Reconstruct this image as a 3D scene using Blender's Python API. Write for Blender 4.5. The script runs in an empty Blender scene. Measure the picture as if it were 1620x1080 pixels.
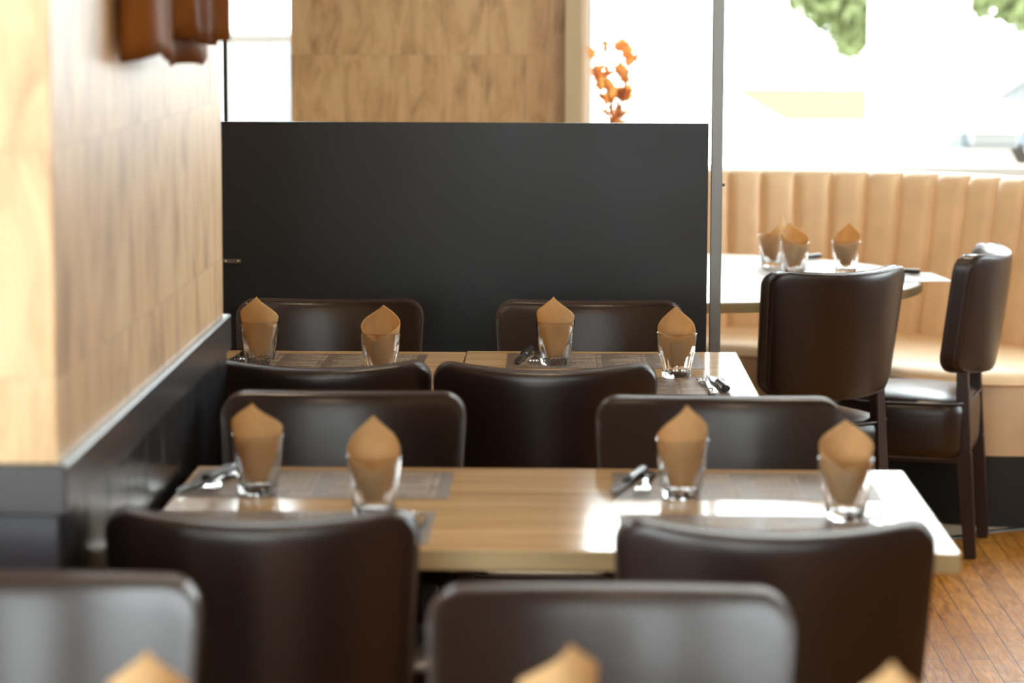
import bpy, bmesh, math, random
from mathutils import Vector, Matrix
random.seed(7)
S = bpy.context.scene
COL = S.collection
PI = math.pi

# ---------------------------------------------------------------- camera
F_PX = 4250.0
cam_d = bpy.data.cameras.new('camera')
cam_d.sensor_width = 36.0
cam_d.lens = F_PX * 36.0 / 1620.0
cam_d.clip_start, cam_d.clip_end = 0.05, 400
cam_d.dof.use_dof = True
cam_d.dof.focus_distance = 6.0
cam_d.dof.aperture_fstop = 3.3
cam = bpy.data.objects.new('camera', cam_d)
COL.objects.link(cam)
pitch = math.atan(540 / F_PX)
cam.matrix_world = (Matrix.Translation((0, 0, 1.53)) @ Matrix.Rotation(math.radians(1.27), 4, 'Z')
                    @ Matrix.Rotation(PI / 2 - pitch, 4, 'X') @ Matrix.Rotation(0.003, 4, 'Z'))
S.camera = cam

# ---------------------------------------------------------------- world, sun, exposure
w = bpy.data.worlds.new('sky'); S.world = w; w.use_nodes = True
bg = w.node_tree.nodes['Background']
bg.inputs[0].default_value = (0.90, 0.96, 1.0, 1)
bg.inputs[1].default_value = 9.0
S.view_settings.view_transform = 'Standard'
S.view_settings.look = 'None'
S.view_settings.gamma = 1.0
S.view_settings.use_curve_mapping = False
S.view_settings.exposure = 0.55
S.cycles.max_bounces = 14
S.cycles.transmission_bounces = 12
S.cycles.transparent_max_bounces = 12
S.cycles.diffuse_bounces = 5
S.cycles.caustics_reflective = False
S.cycles.sample_clamp_indirect = 6
S.cycles.use_denoising = True

def light(name, kind, loc, rot, energy, size=None, color=(1, 1, 1), portal=False):
    d = bpy.data.lights.new(name, kind); d.energy = energy; d.color = color
    if kind == 'AREA':
        d.shape = 'RECTANGLE'; d.size, d.size_y = size
        d.cycles.is_portal = portal
    o = bpy.data.objects.new(name, d); COL.objects.link(o)
    o.location = loc; o.rotation_euler = rot
    return o
sun = light('sun', 'SUN', (0, -8, 20), (math.radians(28), 0, 0), 4.0, color=(1, .95, .86))
sun.data.angle = .03
# window portals (sampling guides only)
light('window_portal', 'AREA', (2.1, 9.14, 1.8), (-PI / 2, 0, 0), 1, (4.2, 1.75), portal=True)
light('window_portal', 'AREA', (3.94, 7.5, 1.75), (0, PI / 2, 0), 1, (1.7, 2.2), portal=True)
light('window_portal', 'AREA', (-3.44, 0.35, 1.65), (0, -PI / 2, 0), 1, (1.9, 4.3), portal=True)
light('window_portal', 'AREA', (1.3, -2.44, 2.32), (PI / 2, 0, 0), 1, (3.0, .75), portal=True)
light('window_portal', 'AREA', (-1.7, -2.44, 1.45), (PI / 2, 0, 0), 1, (2.6, 2.3), portal=True)

# ---------------------------------------------------------------- helpers
def tag(o, label=None, cat=None, group=None, kind=None):
    if label: o['label'] = label
    if cat: o['category'] = cat
    if group: o['group'] = group
    if kind: o['kind'] = kind
    return o

def mesh_obj(name, verts, faces, mat, parent=None, smooth=True, angle=None):
    me = bpy.data.meshes.new(name)
    me.from_pydata([tuple(v) for v in verts], [], faces)
    me.update()
    bm = bmesh.new(); bm.from_mesh(me)
    bmesh.ops.recalc_face_normals(bm, faces=bm.faces)
    bm.to_mesh(me); bm.free()
    o = bpy.data.objects.new(name, me); COL.objects.link(o)
    if mat: me.materials.append(mat)
    if smooth:
        for p in me.polygons: p.use_smooth = True
        if angle is not None:
            me.set_sharp_from_angle(angle=math.radians(angle))
    if parent: o.parent = parent
    return o

def bm_obj(name, bm, mat, parent=None, smooth=True, angle=35):
    me = bpy.data.meshes.new(name); bm.normal_update(); bm.to_mesh(me); bm.free()
    o = bpy.data.objects.new(name, me); COL.objects.link(o)
    if mat: me.materials.append(mat)
    if smooth:
        for p in me.polygons: p.use_smooth = True
        me.set_sharp_from_angle(angle=math.radians(angle))
    if parent: o.parent = parent
    return o

def add_box(bm, x0, x1, y0, y1, z0, z1, bev=0.0, seg=2):
    r = bmesh.ops.create_cube(bm, size=1)
    vs = r['verts']
    for v in vs:
        v.co = Vector(((x0 + x1) / 2 + v.co.x * (x1 - x0), (y0 + y1) / 2 + v.co.y * (y1 - y0), (z0 + z1) / 2 + v.co.z * (z1 - z0)))
    if bev:
        es = list({e for v in vs for e in v.link_edges})
        bmesh.ops.bevel(bm, geom=es, offset=bev, segments=seg, affect='EDGES', profile=0.5)

def box(name, x0, x1, y0, y1, z0, z1, mat, parent=None, bev=0.0, seg=2):
    bm = bmesh.new(); add_box(bm, x0, x1, y0, y1, z0, z1, bev, seg)
    return bm_obj(name, bm, mat, parent, angle=12)

def tube(bm, pts, rad, n=8, closed=False):
    pts = [Vector(p) for p in pts]; m = len(pts)
    rads = rad if isinstance(rad, (list, tuple)) else [rad] * m
    rings = []
    up = Vector((0, 0, 1))
    for i, p in enumerate(pts):
        a = pts[(i - 1) % m] if (closed or i > 0) else p
        b = pts[(i + 1) % m] if (closed or i < m - 1) else p
        t = (b - a).normalized()
        u = t.cross(up)
        if u.length < 1e-3: u = t.cross(Vector((1, 0, 0)))
        u.normalize(); v = t.cross(u)
        rings.append([bm.verts.new(p + (u * math.cos(k * 2 * PI / n) + v * math.sin(k * 2 * PI / n)) * rads[i]) for k in range(n)])
    for i in range(m if closed else m - 1):
        A, B = rings[i], rings[(i + 1) % m]
        for k in range(n):
            bm.faces.new((A[k], A[(k + 1) % n], B[(k + 1) % n], B[k]))
    if not closed:
        bm.faces.new(rings[0]); bm.faces.new(rings[-1][::-1])

def beam(bm, p, q, wa, wb, bev=.003):
    """square-section tapering bar from p (wx,wy)=wa to q wb, sections horizontal"""
    r = bmesh.ops.create_cube(bm, size=1); vs = r['verts']
    for v in vs:
        c, ww = (Vector(q), wb) if v.co.z > 0 else (Vector(p), wa)
        v.co = Vector((c.x + v.co.x * ww[0], c.y + v.co.y * ww[1], c.z))
    if bev:
        bmesh.ops.bevel(bm, geom=list({e for v in vs for e in v.link_edges}), offset=bev, segments=2, affect='EDGES')

def empty(name, loc=(0, 0, 0), rz=0, label=None, cat=None, group=None):
    o = bpy.data.objects.new(name, None); COL.objects.link(o)
    o.empty_display_size = .1
    o.location = loc; o.rotation_euler = (0, 0, rz)
    return tag(o, label, cat, group)

def kids(o):
    return [c for c in bpy.data.objects if c.parent == o]

def copy_tree(o, parent=None):
    c = o.copy(); COL.objects.link(c); c.parent = parent
    for ch in kids(o): copy_tree(ch, c)
    return c

def catmull(pts, per=8):
    P = [Vector(p) for p in pts]; P = [2 * P[0] - P[1]] + P + [2 * P[-1] - P[-2]]
    out = []
    for i in range(1, len(P) - 2):
        for k in range(per):
            t = k / per
            a, b, c, d = P[i - 1], P[i], P[i + 1], P[i + 2]
            out.append(.5 * ((2 * b) + (c - a) * t + (2 * a - 5 * b + 4 * c - d) * t * t + (-a + 3 * b - 3 * c + d) * t ** 3))
    out.append(P[-2]); return out

def resample(pts, n):
    L = [0]
    for a, b in zip(pts, pts[1:]): L.append(L[-1] + (b - a).length)
    out = []; j = 0
    for i in range(n):
        s = L[-1] * i / (n - 1)
        while j < len(L) - 2 and L[j + 1] < s: j += 1
        t = (s - L[j]) / max(1e-9, L[j + 1] - L[j]); out.append(pts[j].lerp(pts[j + 1], t))
    return out, L[-1]

# ---------------------------------------------------------------- materials
def mat(name, color=(.5, .5, .5), rough=.5, metal=0.0, spec=.5, **kw):
    m = bpy.data.materials.new(name); m.use_nodes = True
    b = m.node_tree.nodes['Principled BSDF']
    b.inputs['Base Color'].default_value = (*color, 1)
    b.inputs['Roughness'].default_value = rough
    b.inputs['Metallic'].default_value = metal
    b.inputs['Specular IOR Level'].default_value = spec
    for k, v in kw.items(): b.inputs[k].default_value = v
    return m

def N(m, t, **kw):
    n = m.node_tree.nodes.new(t)
    for k, v in kw.items(): setattr(n, k, v)
    return n

def L(m, a, b): m.node_tree.links.new(a, b)

def bump(m, height, strength=.2, dist=.002):
    b = N(m, 'ShaderNodeBump'); b.inputs['Strength'].default_value = strength; b.inputs['Distance'].default_value = dist
    L(m, height, b.inputs['Height']); L(m, b.outputs[0], m.node_tree.nodes['Principled BSDF'].inputs['Normal'])
    return b

def mapped(m, scale=(1, 1, 1), rot=(0, 0, 0), src='Object'):
    tc = N(m, 'ShaderNodeTexCoord'); mp = N(m, 'ShaderNodeMapping')
    mp.inputs['Scale'].default_value = scale; mp.inputs['Rotation'].default_value = rot
    L(m, tc.outputs[src], mp.inputs[0]); return mp.outputs[0]

def noise(m, vec, scale=5, detail=4, rough=.5, dist=0):
    n = N(m, 'ShaderNodeTexNoise'); n.inputs['Scale'].default_value = scale
    n.inputs['Detail'].default_value = detail; n.inputs['Roughness'].default_value = rough; n.inputs['Distortion'].default_value = dist
    L(m, vec, n.inputs['Vector']); return n.outputs['Fac']

def ramp(m, fac, stops):
    r = N(m, 'ShaderNodeValToRGB'); e = r.color_ramp.elements
    while len(e) < len(stops): e.new(.5)
    for el, (p, c) in zip(e, stops): el.position = p; el.color = (*c, 1)
    L(m, fac, r.inputs[0]); return r.outputs[0]

def mix(m, fac, a, b, mode='MIX'):
    n = N(m, 'ShaderNodeMix', data_type='RGBA', blend_type=mode)
    if isinstance(fac, float): n.inputs[0].default_value = fac
    else: L(m, fac, n.inputs[0])
    for i, v in ((6, a), (7, b)):
        if isinstance(v, tuple): n.inputs[i].default_value = (*v, 1)
        else: L(m, v, n.inputs[i])
    return n.outputs[2]

def base(m, sock): L(m, sock, m.node_tree.nodes['Principled BSDF'].inputs['Base Color'])
def roughn(m, sock): L(m, sock, m.node_tree.nodes['Principled BSDF'].inputs['Roughness'])

def leather(name, col, rough=.38, spec=.5, sc=420, st=.14):
    m = mat(name, col, rough, spec=spec)
    v = mapped(m)
    vo = N(m, 'ShaderNodeTexVoronoi'); vo.inputs['Scale'].default_value = sc; L(m, v, vo.inputs['Vector'])
    nz = noise(m, v, 9, 3)
    base(m, mix(m, nz, tuple(c * .85 for c in col), tuple(min(1, c * 1.15) for c in col)))
    bump(m, vo.outputs['Distance'], st, .0012)
    return m

M = {}
M['leather'] = leather('dark_brown_leather', (.020, .0105, .0085), .31, .6)
M['piping'] = mat('leather_piping', (.030, .018, .015), .4)
M['stitch'] = mat('stitching', (.10, .065, .05), .7)
M['cream'] = leather('beige_leather', (.86, .64, .41), .42, .4, 300, .12)
M['dark_wood'] = mat('dark_stained_wood', (.030, .014, .010), .42)
v = mapped(M['dark_wood'], (60, 60, 3)); base(M['dark_wood'], mix(M['dark_wood'], noise(M['dark_wood'], v, 1, 4), (.022, .010, .008), (.045, .021, .015)))

# light oak laminate
def oak(name):
    m = mat(name, rough=.11, spec=.5)
    v = mapped(m, (1.6, 26, 26)); g = noise(m, v, 1.6, 6, .6, .6)
    v2 = mapped(m, (.8, 9, 9)); g2 = noise(m, v2, 1.0, 3, .5, .3)
    c = ramp(m, g, [(.25, (.50, .34, .18)), (.5, (.70, .51, .30)), (.75, (.80, .61, .38))])
    c2 = ramp(m, g2, [(.3, (.72, .68, .62)), (.62, (1, 1, 1))])
    base(m, mix(m, 1.0, c, c2, 'MULTIPLY'))
    v3 = mapped(m, (3, 160, 160)); bump(m, noise(m, v3, 1.5, 3), .03, .001)
    return m
M['oak'] = oak('light_oak_laminate')
m = M['oak_edge'] = mat('oak_edge_band', (.44, .33, .16), .45)
v = mapped(m, (2, 60, 60)); base(m, mix(m, noise(m, v, 2, 4), (.36, .26, .12), (.52, .40, .21)))

# textured wood-block wall covering
m = M['wallcover'] = mat('woven_wood_wallcover', rough=.34, spec=.55)
geo = N(m, 'ShaderNodeNewGeometry'); sx = N(m, 'ShaderNodeSeparateXYZ'); L(m, geo.outputs['Position'], sx.inputs[0])
ad = N(m, 'ShaderNodeMath', operation='ADD'); L(m, sx.outputs[0], ad.inputs[0]); L(m, sx.outputs[1], ad.inputs[1])
cb = N(m, 'ShaderNodeCombineXYZ'); L(m, ad.outputs[0], cb.inputs[0]); L(m, sx.outputs[2], cb.inputs[1])
off = N(m, 'ShaderNodeVectorMath', operation='ADD'); off.inputs[1].default_value = (.03, .107, 0); L(m, cb.outputs[0], off.inputs[0])
br = N(m, 'ShaderNodeTexBrick', offset=.37); br.inputs['Scale'].default_value = 1
br.inputs['Brick Width'].default_value = .62; br.inputs['Row Height'].default_value = .29
br.inputs['Mortar Size'].default_value = .0012; br.inputs['Mortar Smooth'].default_value = .3
br.inputs['Color1'].default_value = (0, 0, 0, 1); br.inputs['Color2'].default_value = (1, 1, 1, 1); br.inputs['Mortar'].default_value = (.5, .5, .5, 1)
L(m, off.outputs[0], br.inputs['Vector'])
def stretch(m, sock, sc):
    n = N(m, 'ShaderNodeVectorMath', operation='MULTIPLY'); n.inputs[1].default_value = sc; L(m, sock, n.inputs[0]); return n.outputs[0]
bo = N(m, 'ShaderNodeVectorMath', operation='ADD'); L(m, off.outputs[0], bo.inputs[0])
bs = N(m, 'ShaderNodeVectorMath', operation='MULTIPLY'); bs.inputs[1].default_value = (3, 7, 5); L(m, br.outputs['Color'], bs.inputs[0]); L(m, bs.outputs[0], bo.inputs[1])
blotch = noise(m, stretch(m, bo.outputs[0], (11, 3.0, 1)), 1.5, 6, .6, .8)
streak = noise(m, stretch(m, bo.outputs[0], (70, 6, 1)), 1, 4, .6)
c = ramp(m, blotch, [(.32, (.36, .195, .075)), (.44, (.60, .37, .165)), (.55, (.73, .49, .245)), (.75, (.80, .59, .34))])
c = mix(m, streak, c, mix(m, .35, c, (.85, .64, .40)))
c = mix(m, br.outputs['Fac'], c, mix(m, .25, c, (.24, .13, .05)))
base(m, c)
w1 = noise(m, stretch(m, cb.outputs[0], (60, 900, 1)), 1, 2); w2 = noise(m, stretch(m, cb.outputs[0], (900, 60, 1)), 1, 2)
ww = N(m, 'ShaderNodeMath', operation='ADD'); L(m, w1, ww.inputs[0]); L(m, w2, ww.inputs[1])
bump(m, ww.outputs[0], .18, .001)
rr = N(m, 'ShaderNodeMapRange'); rr.inputs[3].default_value = .22; rr.inputs[4].default_value = .50; L(m, streak, rr.inputs[0]); roughn(m, rr.outputs[0])

# painted / plain
m = M['black_paint'] = mat('black_gloss_paint', (.012, .012, .015), .24, spec=.6)
v = mapped(m); bump(m, noise(m, v, 8, 2), .03, .002)
m = M['black_paint_lit'] = mat('black_paint_lit_copy', (.030, .027, .031), .27, spec=.5)  # same black paint, light on the front put into its paler colour
m = M['black_panel'] = mat('black_laminate', (.006, .008, .012), .40, spec=.5)
v = mapped(m); sm = noise(m, v, 3, 5, .6, .4); rr = N(m, 'ShaderNodeMapRange'); rr.inputs[3].default_value = .34; rr.inputs[4].default_value = .5; L(m, sm, rr.inputs[0]); roughn(m, rr.outputs[0])
m = M['steel'] = mat('brushed_steel', (.20, .195, .18), .38, 1.0)
v = mapped(m, (400, 400, 4)); bump(m, noise(m, v, 1, 2), .12, .0005)
M['chrome'] = mat('polished_steel', (.80, .79, .76), .14, 1.0)
M['black_metal'] = mat('black_powder_coat', (.012, .012, .013), .45)
M['plastic'] = mat('black_plastic', (.012, .012, .014), .28, spec=.6)
M['white_paint'] = mat('white_paint', (.82, .82, .80), .5)
M['ceiling'] = mat('ceiling_paint', (.50, .46, .40), .8)
M['plaster'] = mat('brown_plaster', (.26, .17, .10), .8)
M['beige_trim'] = mat('beige_trim', (.60, .50, .33), .5)
M['tile'] = mat('light_floor_tile', (.46, .38, .28), .5)
v = mapped(M['tile']); base(M['tile'], mix(M['tile'], noise(M['tile'], v, 12, 5), (.40, .33, .24), (.52, .44, .34)))

# napkin paper
m = M['napkin'] = mat('brown_paper_napkin', (.62, .42, .21), .85, spec=.15)
v = mapped(m); nz = noise(m, v, 220, 4, .7); base(m, mix(m, noise(m, v, 60, 4), (.60, .41, .20), (.72, .52, .28))); bump(m, nz, .35, .0012)
tr = N(m, 'ShaderNodeBsdfTranslucent'); tr.inputs[0].default_value = (.80, .48, .16, 1)
ms = N(m, 'ShaderNodeMixShader'); ms.inputs[0].default_value = .35
L(m, m.node_tree.nodes['Principled BSDF'].outputs[0], ms.inputs[1]); L(m, tr.outputs[0], ms.inputs[2]); L(m, ms.outputs[0], m.node_tree.nodes['Material Output'].inputs[0])

# glass
m = M['glass'] = mat('clear_glass', (1, 1, 1), 0.0, **{'Transmission Weight': 1.0, 'IOR': 1.47})
m = M['window_glass'] = bpy.data.materials.new('window_glass'); m.use_nodes = True
nt = m.node_tree; nt.nodes.remove(nt.nodes['Principled BSDF'])
g1 = N(m, 'ShaderNodeBsdfTransparent'); g1.inputs[0].default_value = (.96, .98, .97, 1); g2 = N(m, 'ShaderNodeBsdfGlossy'); g2.inputs['Roughness'].default_value = .02
fr = N(m, 'ShaderNodeFresnel'); fr.inputs[0].default_value = 1.3; ms = N(m, 'ShaderNodeMixShader')
L(m, fr.outputs[0], ms.inputs[0]); L(m, g1.outputs[0], ms.inputs[1]); L(m, g2.outputs[0], ms.inputs[2]); L(m, ms.outputs[0], nt.nodes['Material Output'].inputs[0])

# placemat
m = M['mat_paper'] = mat('grey_brown_paper', (.125, .098, .085), .5)
v = mapped(m, (3, 60, 1)); base(m, mix(m, noise(m, v, 1.5, 4), (.095, .075, .066), (.165, .135, .118)))
M['mat_print'] = mat('cream_print', (.58, .50, .43), .6)

# parquet
m = M['parquet'] = mat('worn_oak_parquet', rough=.3, spec=.32)
tc = N(m, 'ShaderNodeTexCoord'); mp = N(m, 'ShaderNodeMapping'); mp.inputs['Rotation'].default_value = (0, 0, PI / 2); L(m, tc.outputs['Object'], mp.inputs[0])
br = N(m, 'ShaderNodeTexBrick', offset=.43); br.inputs['Scale'].default_value = 1
br.inputs['Brick Width'].default_value = .46; br.inputs['Row Height'].default_value = .058; br.inputs['Mortar Size'].default_value = .0014; br.inputs['Mortar Smooth'].default_value = .2
br.inputs['Color1'].default_value = (0, 0, 0, 1); br.inputs['Color2'].default_value = (1, 1, 1, 1); br.inputs['Mortar'].default_value = (.5, .5, .5, 1)
L(m, mp.outputs[0], br.inputs['Vector'])
ofs = N(m, 'ShaderNodeVectorMath', operation='MULTIPLY_ADD'); ofs.inputs[1].default_value = (7, 5, 3); L(m, br.outputs['Color'], ofs.inputs[0]); L(m, mp.outputs[0], ofs.inputs[2])
g = noise(m, stretch(m, ofs.outputs[0], (5, 42, 1)), 1.3, 6, .6, 1.6)
c = ramp(m, g, [(.3, (.16, .050, .003)), (.5, (.40, .150, .010)), (.72, (.62, .28, .035))])
c = mix(m, .32, c, mix(m, br.outputs['Color'], (.22, .08, .012), (.56, .27, .07)))
c = mix(m, br.outputs['Fac'], c, (.05, .022, .01))
base(m, c)
sc = noise(m, stretch(m, mp.outputs[0], (4, 14, 1)), 2.2, 8, .7, .5)
rr = N(m, 'ShaderNodeMapRange'); rr.inputs[1].default_value = .35; rr.inputs[2].default_value = .65; rr.inputs[3].default_value = .28; rr.inputs[4].default_value = .55; L(m, sc, rr.inputs[0]); roughn(m, rr.outputs[0])
ad = N(m, 'ShaderNodeMath', operation='SUBTRACT'); L(m, g, ad.inputs[0]); L(m, br.outputs['Fac'], ad.inputs[1]); bump(m, ad.outputs[0], .35, .0015)

# ---------------------------------------------------------------- structure
def struct(o): o['kind'] = 'structure'; return o
struct(box('floor', -3.6, 4.1, -2.6, 9.3, -.08, 0, M['parquet']))
struct(box('ceiling', -3.6, 4.1, -2.6, 9.3, 2.75, 2.85, M['ceiling']))

# light tiled floor by the booth with a steel edge strip
edge = catmull([(-1.6, 6.75, 0), (-.4, 6.85, 0), (.4, 7.05, 0), (.85, 7.38, 0), (1.09, 7.60, 0), (1.33, 7.755, 0), (1.9, 7.9, 0), (2.6, 7.95, 0)], 8)
vs = [(p.x, p.y, .003) for p in edge] + [(p.x, 9.2, .003) for p in edge]
n_ = len(edge)
struct(mesh_obj('floor_tile', vs, [(i, i + 1, n_ + i + 1, n_ + i) for i in range(n_ - 1)], M['tile'], smooth=False))
bm = bmesh.new(); prev = None
for i, p in enumerate(edge):
    t = (edge[min(i + 1, n_ - 1)] - edge[max(i - 1, 0)]).normalized(); nn = Vector((-t.y, t.x, 0))
    r = [bm.verts.new(p + nn * a + Vector((0, 0, b))) for a, b in ((-.014, .001), (-.010, .005), (.010, .006), (.014, .004))]
    if prev:
        for k in range(3): bm.faces.new((prev[k], prev[k + 1], r[k + 1], r[k]))
    prev = r
struct(bm_obj('trim_1', bm, M['steel']))

def wall_with_holes(name, axis, c0, c1, a0, a1, z0, z1, holes, mt):
    """axis 'y': wall normal along y spanning x; axis 'x': normal along x spanning y. holes (a0,a1,z0,z1)"""
    bm = bmesh.new()
    cuts = sorted({a0, a1, *[h[0] for h in holes], *[h[1] for h in holes]})
    for u0, u1 in zip(cuts, cuts[1:]):
        hs = sorted([h for h in holes if h[0] <= u0 + 1e-6 and h[1] >= u1 - 1e-6], key=lambda h: h[2])
        z = z0
        segs = []
        for h in hs:
            if h[2] > z: segs.append((z, h[2]))
            z = h[3]
        if z < z1: segs.append((z, z1))
        for s0, s1 in segs:
            if axis == 'y': add_box(bm, u0, u1, c0, c1, s0, s1)
            else: add_box(bm, c0, c1, u0, u1, s0, s1)
    return struct(bm_obj(name, bm, mt, smooth=False))

wall_with_holes('wall_back', 'y', 9.2, 9.42, -3.6, 4.1, 0, 2.75, [(-1.75, -.962, .25, 2.6), (.036, 3.95, .93, 2.62)], M['wallcover'])
wall_with_holes('wall_right', 'x', 4.0, 4.2, -2.6, 9.3, 0, 2.75, [(6.4, 8.6, .9, 2.6)], M['plaster'])
wall_with_holes('wall_left', 'x', -3.6, -3.45, -2.6, 9.3, 0, 2.75, [(-1.8, 2.5, .7, 2.6)], M['plaster'])
wall_with_holes('wall_front', 'y', -2.6, -2.45, -3.6, 4.1, 0, 2.75, [(-3.0, -.4, .3, 2.6), (-.2, 2.8, 1.95, 2.7)], M['plaster'])

# window frames
def window_frame(name, axis, c, a0, a1, z0, z1, divs, fm, t=.045, depth=.07, pane=True):
    root = struct(empty(name))
    bm = bmesh.new()
    def bx(u0, u1, zz0, zz1):
        if axis == 'y': add_box(bm, u0, u1, c - depth / 2, c + depth / 2, zz0, zz1, .004, 1)
        else: add_box(bm, c - depth / 2, c + depth / 2, u0, u1, zz0, zz1, .004, 1)
    bx(a0, a1, z0, z0 + t); bx(a0, a1, z1 - t, z1); bx(a0, a0 + t, z0, z1); bx(a1 - t, a1, z0, z1)
    for d in divs: bx(d - t / 2, d + t / 2, z0, z1)
    bm_obj('window_frame', bm, fm, root, angle=12)
    if pane:
        bm = bmesh.new()
        if axis == 'y': add_box(bm, a0 + t, a1 - t, c - .004, c + .004, z0 + t, z1 - t)
        else: add_box(bm, c - .004, c + .004, a0 + t, a1 - t, z0 + t, z1 - t)
        bm_obj('window_pane', bm, M['window_glass'], root, smooth=False)
    return root
window_frame('window_1', 'y', 9.34, .036, 3.95, .93, 2.62, [2.45], M['white_paint'], t=.03)
window_frame('window_2', 'y', 9.34, -1.75, -.962, .25, 2.6, [], M['white_paint'], t=.012)
window_frame('window_3', 'x', 4.1, 6.4, 8.6, .9, 2.6, [7.5], M['white_paint'])
window_frame('window_4', 'x', -3.52, -1.8, 2.5, .7, 2.6, [.35], M['white_paint'])
window_frame('window_added', 'y', -2.52, -.2, 2.8, 1.95, 2.7, [1.3], M['white_paint'])  # added window behind the camera, unseen, to brighten the far chairs
window_frame('window_5', 'y', -2.52, -3.0, -.4, .3, 2.6, [-1.9], M['white_paint'])
# beige jamb post between wall covering and window
struct(box('trim_2', -.028, .034, 9.13, 9.21, .0, 2.75, M['beige_trim'], bev=.004))
# window board
struct(box('trim_3', .036, 3.95, 9.10, 9.30, .905, .93, M['white_paint'], bev=.004))
# slim dark strip where the partition meets the wall
struct(box('trim_4', -.841, -.834, 6.49, 6.51, 1.237, 2.75, M['black_metal']))

# ---- column on the left: wallcover above, black wainscot below
cx, cy0, cy1 = -.650, 3.345, 4.97
struct(box('wall_pillar', -1.75, cx, cy0, cy1, .86, 2.75, M['wallcover'], bev=.002))
wains = struct(empty('baseboard_pillar'))
# side boards (grooves every .165 m) and front boards
bm = bmesh.new()
y = cy0
while y < cy1 - .01:
    y2 = min(y + .168, cy1 + .012)
    add_box(bm, cx - .02, cx + .005, y + .0025, y2 - .0025, .10, .90, .003, 2); y = y2
add_box(bm, -1.0, cx - .002, cy0 + .05, cy1 + .004, 0, .93)
bm_obj('side_boarding', bm, M['black_paint'], wains, angle=12)
bm = bmesh.new()
x = -1.75
while x < cx:
    x2 = min(x + .168, cx + .004)
    add_box(bm, x + .0025, x2 - .0025, cy0 - .005, cy0 + .02, .10, .90, .003, 2); x = x2
add_box(bm, -1.74, cx - .002, cy0 + .002, cy0 + .05, 0, .93)
bm_obj('front_boarding', bm, M['black_paint_lit'], wains, angle=12)
bm = bmesh.new()
for z0, z1, o_, b_ in ((.880, .946, .014, .004), (0, .10, .012, .003)):
    add_box(bm, -1.76, cx + o_, cy0 - o_, cy1 + o_ - .004, z0, z1, b_, 3)
bm_obj('rail', bm, M['black_paint_lit'], wains, angle=12)

# ---------------------------------------------------------------- black partition and steel post
pp = empty('partition', (-.4, 6.5, 0), 0, 'matt black partition panel standing behind the far row of chairs', 'partition')
box('panel', -.8, .729, 0, .022, .12, 1.236, M['black_panel'], pp, .0015)
for xx in (-.7, -.05, .6):
    box('foot', xx - .03, xx + .03, -.03, .05, 0, .12, M['black_metal'], pp, .003)
bk = empty('hinge_bracket', (-.83, 6.497, .897), 0, 'small steel hinge bracket screwed to the left end of the black panel', 'bracket')
box('plate', -.035, .027, -.004, .003, -.006, .006, M['steel'], bk, .002)
for xx in (-.012, .018):
    bm = bmesh.new(); bmesh.ops.create_uvsphere(bm, u_segments=12, v_segments=8, radius=.0042)
    for v_ in bm.verts: v_.co = Vector((v_.co.x + xx, v_.co.y * .6 - .004, v_.co.z))
    bm_obj('screw', bm, M['chrome'], bk)
sp = empty('steel_post', (.3495, 6.508, 0), 0, 'square brushed steel post rising beside the black partition panel', 'post')
box('tube', -.0135, .0135, -.0135, .0135, .006, 2.75, M['steel'], sp, .0015)
box('base_plate', -.05, .05, -.05, .05, 0, .006, M['steel'], sp, .001)
bm = bmesh.new(); tube(bm, [(.0135, 0, 1.088), (.020, 0, 1.088)], .004, 10); bm_obj('bolt', bm, M['steel'], sp)

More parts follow.
